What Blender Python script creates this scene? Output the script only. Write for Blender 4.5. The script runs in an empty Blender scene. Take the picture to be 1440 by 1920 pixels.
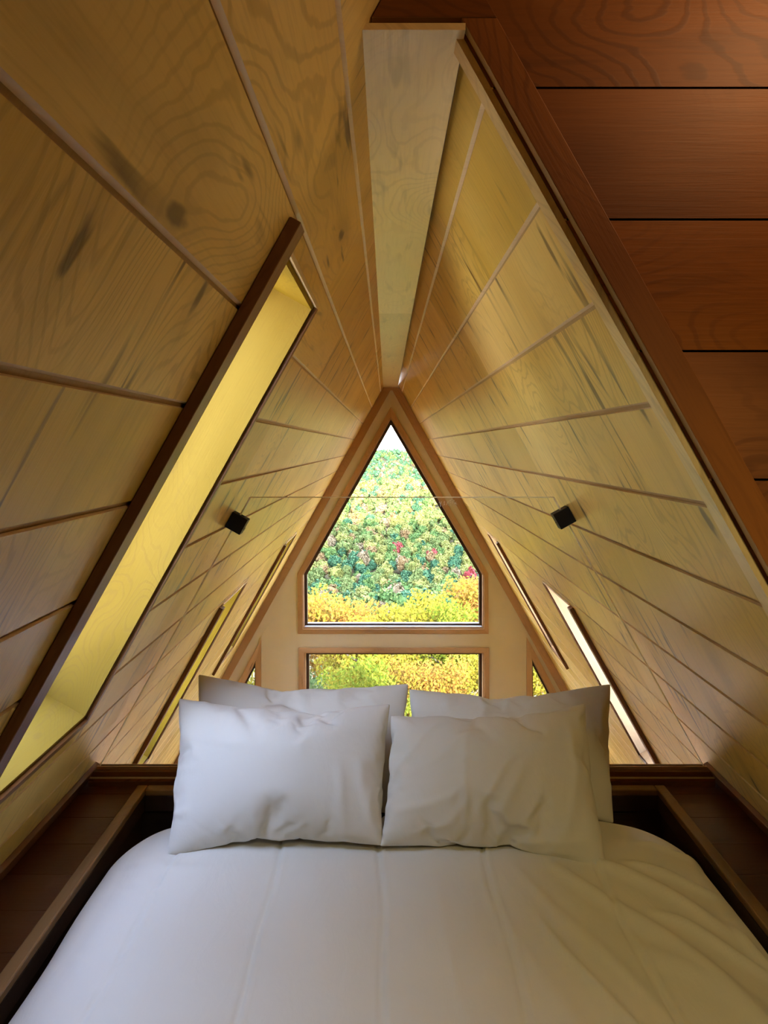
import bpy, bmesh, math, random
import numpy as np
from mathutils import Vector, Matrix, noise
from mathutils.geometry import tessellate_polygon

random.seed(7)
rng = np.random.default_rng(7)
sc = bpy.context.scene
COL = sc.collection

# ------------------------------------------------------------------ frame of reference
F = 1330.0                      # focal length in pixels of the 1440 x 1920 picture
CX, CY = 725.0, 836.0           # where the long axis of the room vanishes
EYE = 1.2                       # eye height above the loft floor
X0, A, T = 0.054, 0.4695, 1.795 # room axis, half width at eye height, rise of the slopes
SN, CS = 0.8736, 0.4867
YFAR = 8.2
YG = 2.53                       # glass railing
YPART = 1.175                   # partition face

def gx(px, d): return (px - CX) / F * d
def gz(py, d): return EYE + (CY - py) / F * d

def SL(sg, y, s, o=0.0):
    """point on a roof slope: s up the slope from eye height, o outward"""
    return Vector((X0 + sg * (A - s * CS + o * SN), y, EYE + s * SN + o * CS))

# ------------------------------------------------------------------ object helpers
def tag(o, label=None, cat=None, group=None, kind=None):
    if label: o['label'] = label
    if cat: o['category'] = cat
    if group: o['group'] = group
    if kind: o['kind'] = kind
    return o

def empty(name, loc=(0, 0, 0)):
    o = bpy.data.objects.new(name, None)
    o.location = loc
    COL.objects.link(o)
    return o

class MB:
    """collects polygons with uv (metres; v runs along the grain), a plank number and a material slot"""
    def __init__(s):
        s.v, s.f, s.uv, s.pl, s.mi = [], [], [], [], []
    def poly(s, pts, uvs=None, plank=0.0, mi=0):
        b = len(s.v)
        s.v += [tuple(p) for p in pts]
        s.f.append(tuple(range(b, b + len(pts))))
        s.uv += [tuple(u) for u in (uvs or [(0, 0)] * len(pts))]
        s.pl.append(plank); s.mi.append(mi)
    def prism(s, poly, mp, o0, o1, uvf=None, plank=0.0, mi=0, holes=(), emi=None, fs=None):
        """poly: 2d outline, mp(p, o) -> point; slab between o0 and o1, with holes"""
        uvf = uvf or (lambda p: p)
        fs = fs or (lambda p: p)
        loops = [list(poly)] + [list(h) for h in holes]
        if holes:
            flat = [p for l in loops for p in l]
            tris = tessellate_polygon([[Vector((p[0], p[1], 0)) for p in l] for l in loops])
            for t in tris:
                q = [flat[i] for i in t]
                s.poly([mp(p, o0) for p in q], [uvf(p) for p in q], plank, mi)
                s.poly([mp(p, o1) for p in q[::-1]], [uvf(p) for p in q[::-1]], plank, mi)
        else:
            s.poly([mp(fs(p), o0) for p in poly], [uvf(fs(p)) for p in poly], plank, mi)
            s.poly([mp(p, o1) for p in poly[::-1]], [uvf(p) for p in poly[::-1]], plank, mi)
        for l in loops:
            for i in range(len(l)):
                a, b = l[i], l[(i + 1) % len(l)]
                ua, ub = uvf(a), uvf(b)
                dt = abs(o1 - o0)
                s.poly([mp(fs(a), o0), mp(fs(b), o0), mp(b, o1), mp(a, o1)],
                       [ua, ub, (ub[0] + dt, ub[1]), (ua[0] + dt, ua[1])], plank, mi if emi is None else emi)
    def box(s, lo, hi, grain=0, plank=0.0, mi=0):
        x0, y0, z0 = lo; x1, y1, z1 = hi
        c = [(x0,y0,z0),(x1,y0,z0),(x1,y1,z0),(x0,y1,z0),(x0,y0,z1),(x1,y0,z1),(x1,y1,z1),(x0,y1,z1)]
        for q in ((3,2,1,0),(4,5,6,7),(0,1,5,4),(1,2,6,5),(2,3,7,6),(3,0,4,7)):
            p = [c[i] for i in q]
            o = [k for k in range(3) if k != grain]
            s.poly(p, [(a[o[0]] + a[o[1]], a[grain]) for a in p], plank, mi)
    def build(s, name, mats, parent=None, kind=None, bevel=0, smooth=False):
        me = bpy.data.meshes.new(name)
        me.from_pydata(s.v, [], s.f)
        uvl = me.uv_layers.new(name='UVMap')
        uvl.data.foreach_set('uv', np.array(s.uv, dtype=np.float32).ravel())
        at = me.attributes.new('plank', 'FLOAT', 'FACE')
        at.data.foreach_set('value', np.array(s.pl, dtype=np.float32))
        me.polygons.foreach_set('material_index', np.array(s.mi, dtype=np.int32))
        if not isinstance(mats, (list, tuple)): mats = [mats]
        for m in mats: me.materials.append(m)
        bm = bmesh.new(); bm.from_mesh(me)
        bmesh.ops.remove_doubles(bm, verts=bm.verts, dist=1e-6)
        bmesh.ops.recalc_face_normals(bm, faces=bm.faces)
        bm.to_mesh(me); bm.free()
        if smooth: me.polygons.foreach_set('use_smooth', np.ones(len(me.polygons), dtype=bool))
        o = bpy.data.objects.new(name, me)
        COL.objects.link(o)
        if parent: o.parent = parent
        if kind: o['kind'] = kind
        if bevel:
            b = o.modifiers.new('bevel', 'BEVEL'); b.width = bevel; b.segments = 2; b.limit_method = 'ANGLE'
        return o

# ------------------------------------------------------------------ materials
class NT:
    def __init__(s, name):
        s.m = bpy.data.materials.new(name); s.m.use_nodes = True
        s.t = s.m.node_tree; s.t.nodes.clear()
        s.out = s.t.nodes.new('ShaderNodeOutputMaterial')
    def n(s, typ, ins=None, **kw):
        nd = s.t.nodes.new(typ)
        for k, v in kw.items(): setattr(nd, k, v)
        for k, v in (ins or {}).items():
            sock = nd.inputs[k]
            if hasattr(v, 'is_linked') and hasattr(v, 'node'): s.t.links.new(v, sock)
            else: sock.default_value = v
        return nd
    def math(s, op, a, b=0.0, c=0.0, clamp=False):
        nd = s.n('ShaderNodeMath', {0: a, 1: b, 2: c}, operation=op); nd.use_clamp = clamp
        return nd.outputs[0]
    def mix(s, f, a, b, mode='MIX'):
        nd = s.n('ShaderNodeMix', data_type='RGBA', blend_type=mode)
        for k, v in ((0, f), (6, a), (7, b)):
            if hasattr(v, 'node'): s.t.links.new(v, nd.inputs[k])
            else: nd.inputs[k].default_value = v
        return nd.outputs[2]
    def ramp(s, f, stops):
        nd = s.n('ShaderNodeValToRGB', {0: f}); e = nd.color_ramp.elements
        while len(e) < len(stops): e.new(0.5)
        for el, (p, c) in zip(e, stops):
            el.position = p; el.color = c if len(c) == 4 else (*c, 1)
        return nd.outputs[0]
    def sstep(s, x, lo, hi):
        return s.n('ShaderNodeMapRange', {0: x, 1: lo, 2: hi, 3: 0.0, 4: 1.0}, interpolation_type='SMOOTHSTEP').outputs[0]
    def surf(s, sh): s.t.links.new(sh, s.out.inputs[0]); return s.m

def c4(c): return (*c, 1.0)

def wood(name, light, mid, dark, rough=0.42, whorl=0.5, streak=0.8, knots=0.7, tone=0.22, spec=0.4, sc_=1.0, patch=0.25):
    w = NT(name)
    uv = w.n('ShaderNodeUVMap').outputs[0]
    sp = w.n('ShaderNodeSeparateXYZ', {0: uv})
    pl = w.n('ShaderNodeAttribute', attribute_name='plank').outputs['Fac']
    off = w.math('MULTIPLY', pl, 7.31)
    u, v = sp.outputs[0], sp.outputs[1]
    def vec(su, sv, k=0.0):
        return w.n('ShaderNodeCombineXYZ', {0: w.math('MULTIPLY', u, su * sc_), 1: w.math('MULTIPLY', v, sv * sc_), 2: w.math('ADD', off, k)}).outputs[0]
    def nz(vc, scale=1.0, det=2.0, rg=0.5, dist=0.0):
        return w.n('ShaderNodeTexNoise', {'Vector': vc, 'Scale': scale, 'Detail': det, 'Roughness': rg, 'Distortion': dist}).outputs['Fac']
    # rotary-cut whorls: contour lines of a soft field
    fld = nz(vec(3.1, 1.5), 1.0, 1.5, 0.45)
    ph = w.math('ADD', w.math('MULTIPLY', fld, 230.0), w.math('MULTIPLY', nz(vec(26, 7, 3.0), 1, 3), 7.0))
    sn = w.math('SINE', ph)
    line = w.sstep(sn, 0.35, 1.0)
    amp = w.sstep(nz(vec(1.7, 1.0, 9.0), 1, 1), 0.38, 0.62)
    linef = w.math('MULTIPLY', w.math('MULTIPLY', line, amp), whorl)
    # fibre
    fib = nz(vec(150, 6, 1.0), 1.0, 3.0, 0.6)
    # broad tone
    tn = nz(vec(2.2, 0.9, 5.0), 1.0, 3.0, 0.55)
    base = w.mix(w.sstep(tn, 0.3, 0.7), c4(light), c4(mid))
    base = w.mix(linef, base, c4([x * 0.55 + y * 0.45 for x, y in zip(mid, dark)]))
    base = w.mix(w.math('MULTIPLY', w.sstep(fib, 0.45, 0.75), 0.28), base, c4([x * 0.6 + y * 0.4 for x, y in zip(mid, dark)]))
    # dark mineral streaks lying along the grain
    st = w.sstep(nz(vec(24, 2.6, 2.0), 1.0, 2.0, 0.6, 0.5), 0.57, 0.70)
    sm = w.sstep(nz(vec(2.6, 1.6, 6.0), 1.0, 2.0), 0.42, 0.58)
    base = w.mix(w.math('MULTIPLY', w.math('MULTIPLY', st, sm), streak), base, c4(dark))
    pt = w.sstep(nz(vec(7, 1.8, 12.0), 1.0, 2.0, 0.5), 0.56, 0.8)
    base = w.mix(w.math('MULTIPLY', pt, patch), base, c4([x * 0.3 + y * 0.7 for x, y in zip(mid, dark)]))
    # knots
    kv = w.n('ShaderNodeCombineXYZ', {0: w.math('MULTIPLY_ADD', u, 5.0 * sc_, off), 1: w.math('MULTIPLY_ADD', v, 1.9 * sc_, w.math('MULTIPLY', off, 1.37)), 2: 0.0}).outputs[0]
    vo = w.n('ShaderNodeTexVoronoi', {'Vector': kv, 'Scale': 1.0, 'Randomness': 1.0}, feature='F1', voronoi_dimensions='2D')
    dist = w.math('ADD', vo.outputs['Distance'], w.math('MULTIPLY', w.math('SUBTRACT', nz(vec(40, 16, 8.0), 1, 2), 0.5), 0.10))
    pick = w.math('GREATER_THAN', w.n('ShaderNodeSeparateColor', {0: vo.outputs['Color']}).outputs[0], 0.70)
    core = w.math('SUBTRACT', 1.0, w.sstep(dist, 0.035, 0.085))
    halo = w.math('SUBTRACT', 1.0, w.sstep(dist, 0.08, 0.30))
    base = w.mix(w.math('MULTIPLY', w.math('MULTIPLY', halo, pick), 0.35 * knots), base, c4([x * 0.5 + y * 0.5 for x, y in zip(mid, dark)]))
    base = w.mix(w.math('MULTIPLY', w.math('MULTIPLY', core, pick), knots), base, c4([x * 0.8 for x in dark]))
    # each board a little different
    rv = w.n('ShaderNodeTexWhiteNoise', {'W': pl}, noise_dimensions='1D').outputs['Value']
    hs = w.n('ShaderNodeHueSaturation', {'Color': base, 'Value': w.math('ADD', w.math('MULTIPLY', rv, tone), 1.0 - tone * 0.5),
                                         'Saturation': w.math('ADD', w.math('MULTIPLY', rv, -0.15), 1.07)})
    bp = w.n('ShaderNodeBump', {'Strength': 0.12, 'Distance': 0.004, 'Height': w.math('ADD', fib, w.math('MULTIPLY', linef, 0.6))})
    b = w.n('ShaderNodeBsdfPrincipled', {'Base Color': hs.outputs[0], 'Roughness': rough, 'Normal': bp.outputs[0], 'Specular IOR Level': spec})
    return w.surf(b.outputs[0])

def plain(name, col, rough=0.6, spec=0.3, metal=0.0, var=0.06, scale=6.0):
    w = NT(name)
    tc = w.n('ShaderNodeTexCoord').outputs['Object']
    nz = w.n('ShaderNodeTexNoise', {'Vector': tc, 'Scale': scale, 'Detail': 4.0}).outputs['Fac']
    cl = w.mix(nz, c4([x * (1 - var) for x in col]), c4([min(1, x * (1 + var)) for x in col]))
    b = w.n('ShaderNodeBsdfPrincipled', {'Base Color': cl, 'Roughness': rough, 'Metallic': metal, 'Specular IOR Level': spec})
    return w.surf(b.outputs[0])

def fabric(name, col, bump=0.25):
    w = NT(name)
    tc = w.n('ShaderNodeTexCoord').outputs['Object']
    weave = w.n('ShaderNodeTexNoise', {'Vector': tc, 'Scale': 700.0, 'Detail': 1.0}).outputs['Fac']
    mp = w.n('ShaderNodeMapping', {0: tc, 3: (2.2, 1.0, 1.4)}).outputs[0]
    cr = w.n('ShaderNodeTexNoise', {'Vector': mp, 'Scale': 6.0, 'Detail': 5.0, 'Roughness': 0.55, 'Distortion': 0.6}).outputs['Fac']
    hgt = w.math('ADD', w.math('MULTIPLY', weave, 0.02), cr)
    bp = w.n('ShaderNodeBump', {'Strength': bump, 'Distance': 0.012, 'Height': hgt})
    b = w.n('ShaderNodeBsdfPrincipled', {'Base Color': c4(col), 'Roughness': 0.85, 'Normal': bp.outputs[0], 'Specular IOR Level': 0.15,
                                         'Sheen Weight': 0.15, 'Sheen Roughness': 0.5})
    return w.surf(b.outputs[0])

def glass(name, tint=(1, 1, 1), refl=1.0):
    w = NT(name)
    tr = w.n('ShaderNodeBsdfTransparent', {0: c4(tint)}).outputs[0]
    gl = w.n('ShaderNodeBsdfGlossy', {0: (1, 1, 1, 1), 'Roughness': 0.0}).outputs[0]
    bf = w.n('ShaderNodeNewGeometry').outputs['Backfacing']
    fr = w.math('MULTIPLY', w.n('ShaderNodeFresnel', {0: w.math('MULTIPLY_ADD', bf, 1 / 1.45 - 1.45, 1.45)}).outputs[0], refl)
    mx = w.n('ShaderNodeMixShader', {0: fr, 1: tr, 2: gl}).outputs[0]
    return w.surf(mx)

def leaf(name, cols, trans=0.35, island=True, scale=0.5):
    """foliage: colour varies by leaf or clump"""
    w = NT(name)
    g = w.n('ShaderNodeNewGeometry')
    tc = w.n('ShaderNodeTexCoord').outputs['Object']
    nz = w.n('ShaderNodeTexNoise', {'Vector': tc, 'Scale': scale, 'Detail': 3.0}).outputs['Fac']
    f = w.math('ADD', w.math('MULTIPLY', g.outputs['Random Per Island'], 0.75), w.math('SUBTRACT', nz, 0.38))
    f = w.math('ADD', f, 0.0, clamp=True)
    n = len(cols)
    cl = w.ramp(f, [(i / (n - 1), c) for i, c in enumerate(cols)])
    d = w.n('ShaderNodeBsdfDiffuse', {0: cl}).outputs[0]
    t = w.n('ShaderNodeBsdfTranslucent', {0: cl}).outputs[0]
    mx = w.n('ShaderNodeMixShader', {0: trans, 1: d, 2: t}).outputs[0]
    return w.surf(mx)

M = {}
M['plank'] = wood('pine_plywood', (0.82, 0.585, 0.175), (0.70, 0.465, 0.105), (0.11, 0.060, 0.025), rough=0.33, spec=0.5, whorl=0.45, streak=0.95, knots=0.85, patch=0.35)
M['ridge'] = wood('pale_plywood', (0.80, 0.62, 0.30), (0.70, 0.52, 0.23), (0.25, 0.16, 0.07), whorl=0.35, streak=0.3, knots=0.2, rough=0.28, spec=0.7)
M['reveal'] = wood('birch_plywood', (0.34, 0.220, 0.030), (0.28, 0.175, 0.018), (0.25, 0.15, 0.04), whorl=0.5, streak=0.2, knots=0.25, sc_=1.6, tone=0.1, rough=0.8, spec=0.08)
M['stain'] = wood('red_stained_pine', (0.36, 0.130, 0.028), (0.18, 0.060, 0.013), (0.07, 0.025, 0.010), rough=0.52, streak=0.35, knots=0.7, whorl=0.6)
M['trim'] = wood('dark_stained_trim', (0.20, 0.085, 0.032), (0.15, 0.060, 0.022), (0.06, 0.025, 0.012), rough=0.35, whorl=0.3, streak=0.3, knots=0.3)
M['cedar'] = wood('orange_pine_trim', (0.50, 0.315, 0.16), (0.42, 0.25, 0.12), (0.14, 0.06, 0.025), rough=0.45, whorl=0.3, streak=0.3, knots=0.9, sc_=0.7)
M['brown'] = wood('brown_trim', (0.27, 0.16, 0.07), (0.21, 0.12, 0.05), (0.08, 0.04, 0.02), rough=0.35, whorl=0.3, streak=0.3, knots=0.3)
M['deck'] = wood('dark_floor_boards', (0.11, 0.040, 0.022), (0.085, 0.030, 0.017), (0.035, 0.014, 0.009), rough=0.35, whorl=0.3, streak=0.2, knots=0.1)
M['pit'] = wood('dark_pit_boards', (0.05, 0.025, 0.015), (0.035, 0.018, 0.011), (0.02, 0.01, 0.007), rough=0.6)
M['cream'] = plain('cream_paint', (0.60, 0.54, 0.41), 0.7)
M['edge'] = wood('sawn_plywood_edge', (0.84, 0.66, 0.42), (0.74, 0.56, 0.33), (0.3, 0.18, 0.09), whorl=0.1, streak=0.2, knots=0.0)
M['tongue'] = wood('shiplap_tongue', (0.55, 0.38, 0.19), (0.46, 0.30, 0.14), (0.2, 0.11, 0.05), whorl=0.1, streak=0.2, knots=0.0)
M['brownedge'] = wood('light_casing_edge', (0.46, 0.28, 0.11), (0.38, 0.22, 0.08), (0.2, 0.11, 0.05), whorl=0.1, streak=0.2, knots=0.0)
M['gap'] = plain('shadow_gap_backing', (0.09, 0.055, 0.025), 0.9, 0.1)
M['roof'] = plain('roof_deck', (0.16, 0.14, 0.12), 0.9, 0.1)
M['sash'] = plain('bronze_sash', (0.06, 0.032, 0.02), 0.4)
M['sill_highlight'] = plain('sill_highlight_tint', (0.62, 0.64, 0.72), 0.4)
M['black'] = plain('matte_black_metal', (0.006, 0.006, 0.007), 0.5, 0.3)
M['steel'] = plain('bright_steel', (0.6, 0.6, 0.6), 0.25, 0.5, 1.0)
M['alu'] = plain('anodised_channel', (0.55, 0.36, 0.24), 0.3, 0.5, 0.6)
M['pane'] = glass('window_glass')
M['rail'] = glass('railing_glass', (0.97, 0.99, 0.98), 0.6)
M['etch'] = plain('etched_glass_mark', (0.75, 0.75, 0.7), 0.8)
M['sheet'] = fabric('white_cotton', (0.60, 0.57, 0.49))
M['pillow'] = fabric('white_pillow_cotton', (0.62, 0.59, 0.52), 0.2)
M['soil'] = plain('forest_floor', (0.16, 0.12, 0.06), 1.0, 0.0, 0, 0.4, 0.2)
M['bark'] = plain('grey_bark', (0.16, 0.12, 0.09), 0.9, 0.1, 0, 0.4, 8)
M['concrete'] = plain('lower_floor', (0.55, 0.36, 0.18), 0.4)

# edge of the railing glass: pale colour stands in for the light it carries
w = NT('polished_glass_edge')
ed = w.n('ShaderNodeBsdfDiffuse', {0: (0.92, 0.86, 0.70, 1)}).outputs[0]
et = w.n('ShaderNodeBsdfTranslucent', {0: (0.95, 0.92, 0.80, 1)}).outputs[0]
M['gedge'] = w.surf(w.n('ShaderNodeMixShader', {0: 0.6, 1: ed, 2: et}).outputs[0])

# ------------------------------------------------------------------ the sloping walls
SZ = [0.62 - 0.1825 * k for k in range(0, 26)]           # seam heights above the eye
S_SEAM = [z / SN for z in SZ]
S_TOP = 0.69 / SN
S_BOT = -3.9 / SN
OPEN = {  # skylight openings: y0, y1, z of head and foot above the eye
    -1: [(1.368, 1.955, 0.384, -0.75), (3.86, 4.50, -0.865, -1.98), (6.25, 6.98, -0.865, -1.98)],
    1: [(3.90, 4.55, -0.875, -1.98), (6.42, 7.0, -0.865, -1.98)]}
ROOF_T = 0.235
pid = [1.0]
def nextp():
    pid[0] += 1.0
    return pid[0]

def cut_rect(y0, y1, s0, s1, opens):
    """a board rectangle minus the openings, as outlines (y, s)"""
    out = [[(y0, s0), (y1, s0), (y1, s1), (y0, s1)]]
    for (a, b, zt, zb) in opens:
        st, sb = zt / SN, zb / SN
        res = []
        for P in out:
            py0, py1 = min(p[0] for p in P), max(p[0] for p in P)
            if len(P) != 4 or py1 <= a or py0 >= b or s1 <= sb or s0 >= st:
                res.append(P); continue
            if s0 >= sb and s1 <= st:
                if py0 < a: res.append([(py0, s0), (a, s0), (a, s1), (py0, s1)])
                if py1 > b: res.append([(b, s0), (py1, s0), (py1, s1), (b, s1)])
            elif s1 > st:      # board over the head: notch from below
                q = []
                lo, hi = max(a, py0), min(b, py1)
                if py0 < a: q += [(py0, s0), (a, s0)]
                q += [(lo, st), (hi, st)]
                if py1 > b: q += [(b, s0), (py1, s0)]
                q += [(py1, s1), (py0, s1)]
                res.append(q)
            else:              # board under the foot: notch from above
                lo, hi = max(a, py0), min(b, py1)
                q = [(py0, s0), (py1, s0)]
                if py1 > b: q += [(py1, s1), (b, s1)]
                q += [(hi, sb), (lo, sb)]
                if py0 < a: q += [(a, s1), (py0, s1)]
                res.append(q)
        out = res
    return out

GAPW = 0.008
def slope_wall(name, sg, ystart, s_top_near=None):
    b = MB()
    mp = lambda p, o: SL(sg, p[0], p[1], o)
    opens = OPEN[sg]
    holes = [[(a, zb / SN), (bb, zb / SN), (bb, zt / SN), (a, zt / SN)] for (a, bb, zt, zb) in opens]
    # roof deck behind the boards
    b.prism([(-2.4, S_BOT), (YFAR + 0.4, S_BOT), (YFAR + 0.4, 0.97), (ystart if sg > 0 else -2.4, 0.97)] if sg < 0 else
            [(ystart, S_BOT), (YFAR + 0.4, S_BOT), (YFAR + 0.4, 0.97), (ystart, 0.97)],
            mp, 0.0075, ROOF_T, mi=1, holes=holes)
    tops = [0.97 if sg < 0 else S_TOP + 0.01] + S_SEAM
    for k in range(len(tops) - 1):
        s1, s0 = tops[k] - (GAPW / 2 if k else 0), tops[k + 1] + GAPW / 2
        if s1 < S_BOT: break
        s0 = max(s0, S_BOT)
        # lengths with tight butt joints
        y = ystart
        cuts = []
        first = {-1: [2.32, 2.02, 2.75, 2.95, 2.32], 1: [2.05, 2.95, 2.62, 3.3, 2.7]}[sg]
        nxt = first[k] if k < len(first) else 2.4 + (k * 0.77) % 1.6
        while y < YFAR:
            e = min(nxt, YFAR)
            cuts.append((y, e)); y = e; nxt = e + 2.44
        for (ya, yb) in cuts:
            p = nextp()
            ga = 0.0007
            along = (sg < 0 and ya < 0 and k in (1, 2))
            for P in cut_rect(ya + ga, yb - ga, s0, s1, opens):
                b.prism(P, mp, 0.0, 0.007, (lambda q: (q[1], q[0])) if along else None, p, 0, emi=2,
                        fs=lambda q, e=s0: (q[0], q[1] + 0.006) if abs(q[1] - e) < 1e-6 else q)
    return b.build(name, [M['plank'], M['tongue'], M['edge']], kind='structure')

slope_wall('wall_left', -1, -2.3)
slope_wall('wall_right', 1, YPART + 0.03)

# flat board along the ridge
b = MB()
zc = EYE + 0.675
yy = 1.150
for e in (3.62, 6.06, YFAR):
    b.box((X0 - 0.106, yy + 0.0007, zc), (X0 + 0.074, e - 0.0007, zc + 0.011), grain=1, plank=nextp())
    yy = e
b.build('ceiling', M['ridge'], kind='structure')

# ------------------------------------------------------------------ skylights
wn = [0]
def ring(b, outer, inner, mp, o0, o1, uvf=None, mi=0):
    n = len(outer)
    for i in range(n):
        a, c = outer[i], outer[(i + 1) % n]
        d, e = inner[(i + 1) % n], inner[i]
        L = math.dist(a, c)
        q = [a, c, d, e]
        wd = math.dist(a, e)
        uq = [(0, 0), (0, L), (wd, L), (wd, 0)]
        p = nextp()
        for o, rev in ((o0, False), (o1, True)):
            pts = [mp(x, o) for x in q]
            b.poly(pts[::-1] if rev else pts, uq[::-1] if rev else uq, p, mi)
        b.poly([mp(a, o0), mp(c, o0), mp(c, o1), mp(a, o1)], uq, p, mi)
        b.poly([mp(e, o0), mp(d, o0), mp(d, o1), mp(e, o1)], uq, p, mi)

def skylight(sg, y0, y1, zt, zb, cw=0.058, proud=0.024):
    wn[0] += 1
    root = empty('window_%d' % wn[0], SL(sg, (y0 + y1) / 2, zb / SN, 0.0))
    root['kind'] = 'structure'
    inv = Matrix.Translation(-Vector(root.location))
    mp0 = lambda p, o: inv @ SL(sg, p[0], p[1], o)
    st, sb = zt / SN, zb / SN
    R = lambda e: [(y0 - e, sb - e), (y1 + e, sb - e), (y1 + e, st + e), (y0 - e, st + e)]
    first = sg < 0 and y0 < 2
    b = MB(); top_ = 0.425 / SN if first else st
    b.prism([(y0 - cw, sb - 0.02), (y0, sb - 0.02), (y0, top_), (y0 - cw, top_)], mp0, -proud, -0.0008, None, nextp())
    b.build('casing', M['trim'], root, bevel=0.002)
    b = MB(); b.prism([(y1, sb - 0.02), (y1 + 0.02, sb - 0.02), (y1 + 0.02, st), (y1, st)], mp0, -0.012, -0.0008, None, nextp())
    b.prism([(y0, sb - 0.02), (y1, sb - 0.02), (y1, sb), (y0, sb)], mp0, -0.012, -0.0008, lambda q: (q[1], q[0]), nextp())
    b.build('casing', M['trim'], root, bevel=0.0015)
    b = MB(); b.prism([(y0, st), (y1 + 0.02, st), (y1 + 0.02, st + 0.011), (y0, st + 0.011)], mp0, -0.010, -0.0008, lambda q: (q[1], q[0]), nextp())
    b.build('casing', M['edge'], root, bevel=0.0015)
    # plywood lining: four boards
    b = MB(); D = ROOF_T - 0.012
    th = 0.012
    for (p, q, r_, s_) in (((y0, sb), (y0, st), (y0 + th, st), (y0 + th, sb)), ((y1 - th, sb), (y1 - th, st), (y1, st), (y1, sb)),
                           ((y0 + th, st - th), (y0 + th, st), (y1 - th, st), (y1 - th, st - th)),
                           ((y0 + th, sb), (y0 + th, sb + th), (y1 - th, sb + th), (y1 - th, sb))):
        pl = nextp()
        P = [p, q, r_, s_]
        for i in range(4):
            a, c = P[i], P[(i + 1) % 4]
            L = math.dist(a, c)
            b.poly([mp0(a, -0.0005), mp0(c, -0.0005), mp0(c, D), mp0(a, D)], [(0, 0), (0, L), (D, L), (D, 0)], pl)
        b.poly([mp0(x, -0.0005) for x in P], [(x[0], x[1]) for x in P], pl)
        b.poly([mp0(x, D) for x in P[::-1]], [(x[0], x[1]) for x in P[::-1]], pl)
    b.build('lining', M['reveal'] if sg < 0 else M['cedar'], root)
    b = MB(); ring(b, R(-th), R(-th - 0.04), mp0, D - 0.05, D)
    b.build('sash', M['sash'], root)
    b = MB(); b.prism(R(-th - 0.035), mp0, D - 0.028, D - 0.022)
    b.build('pane', M['pane'], root)

for sg in (-1, 1):
    for (a, bb, zt, zb) in OPEN[sg]:
        skylight(sg, a, bb, zt, zb)

# ------------------------------------------------------------------ gable wall with its windows
DK = YFAR / F
G = lambda px, py: ((px - CX) * DK, EYE + (CY - py) * DK)
mpg = lambda p, o: Vector((p[0], YFAR + o, p[1]))
win_pent_out = [G(*p) for p in ((559, 1188), (916, 1188), (915, 1075), (733, 763), (558, 1075))]
win_pent_in = [G(*p) for p in ((568, 1179), (907, 1179), (907, 1078), (733, 782), (567, 1078))]
win_rect_out = [G(*p) for p in ((560, 1436), (917, 1436), (917, 1214), (560, 1214))]
win_rect_in = [G(*p) for p in ((571, 1427), (907, 1427), (907, 1223), (571, 1223))]
win_tl_out = [G(*p) for p in ((362, 1436), (490, 1436), (490, 1198))]
win_tl_in = [G(*p) for p in ((379, 1427), (480, 1427), (480, 1238))]
win_tr_out = [G(*p) for p in ((987, 1436), (1118, 1436), (987, 1194))]
win_tr_in = [G(*p) for p in ((997, 1427), (1100, 1427), (997, 1234))]
hw = lambda z: A - (z - EYE) / T
zb, zt = -2.72, zc + 0.03
b = MB()
b.prism([(X0 - hw(zb) - 0.05, zb), (X0 + hw(zb) + 0.05, zb), (X0 + hw(zt) + 0.05, zt), (X0 - hw(zt) - 0.05, zt)], mpg, 0.0, 0.16,
        holes=[win_pent_in, win_rect_in, win_tl_in, win_tr_in])
b.build('wall_far', M['cream'], kind='structure')

def shrink(poly, e):
    n = len(poly); out = []
    ar = sum(poly[i][0] * poly[(i + 1) % n][1] - poly[(i + 1) % n][0] * poly[i][1] for i in range(n))
    sgn = 1 if ar > 0 else -1
    for i in range(n):
        p0, p1, p2 = Vector(poly[i - 1]), Vector(poly[i]), Vector(poly[(i + 1) % n])
        d1, d2 = (p1 - p0).normalized(), (p2 - p1).normalized()
        n1, n2 = Vector((-d1.y, d1.x)) * sgn, Vector((-d2.y, d2.x)) * sgn
        k = e / max(0.2, 1 + n1.dot(n2))
        q = p1 + (n1 + n2) * k
        out.append((q.x, q.y))
    return out

def gable_window(outer, inner):
    wn[0] += 1
    cx_, cz_ = sum(p[0] for p in outer) / len(outer), min(p[1] for p in outer)
    root = empty('window_%d' % wn[0], (cx_, YFAR, cz_)); root['kind'] = 'structure'
    mp = lambda p, o: Vector((p[0] - cx_, o, p[1] - cz_))
    b = MB(); ring(b, outer, inner, mp, -0.018, -0.0008); b.build('casing', M['cedar'], root, bevel=0.002)
    b = MB(); i2 = shrink(inner, 0.012); ring(b, inner, i2, mp, 0.0, 0.12); b.build('lining', M['cedar'], root)
    b = MB(); i3 = shrink(inner, 0.045); ring(b, i2, i3, mp, 0.07, 0.13); b.build('sash', M['sash'], root)
    b = MB(); b.prism(shrink(inner, 0.04), mp, 0.098, 0.104); b.build('pane', M['pane'], root)
    if len(inner) > 3:   # pale bluish strip, the sill's highlight put into colour
        zs = inner[0][1] + 0.013
        b = MB(); b.box((inner[0][0] - cx_ + 0.02, 0.012, zs - cz_), (inner[1][0] - cx_ - 0.02, 0.069, zs - cz_ + 0.010), grain=0)
        b.build('sill', M['sill_highlight'], root)
for o_, i_ in ((win_pent_out, win_pent_in), (win_rect_out, win_rect_in), (win_tl_out, win_tl_in), (win_tr_out, win_tr_in)):
    gable_window(o_, i_)

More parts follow.
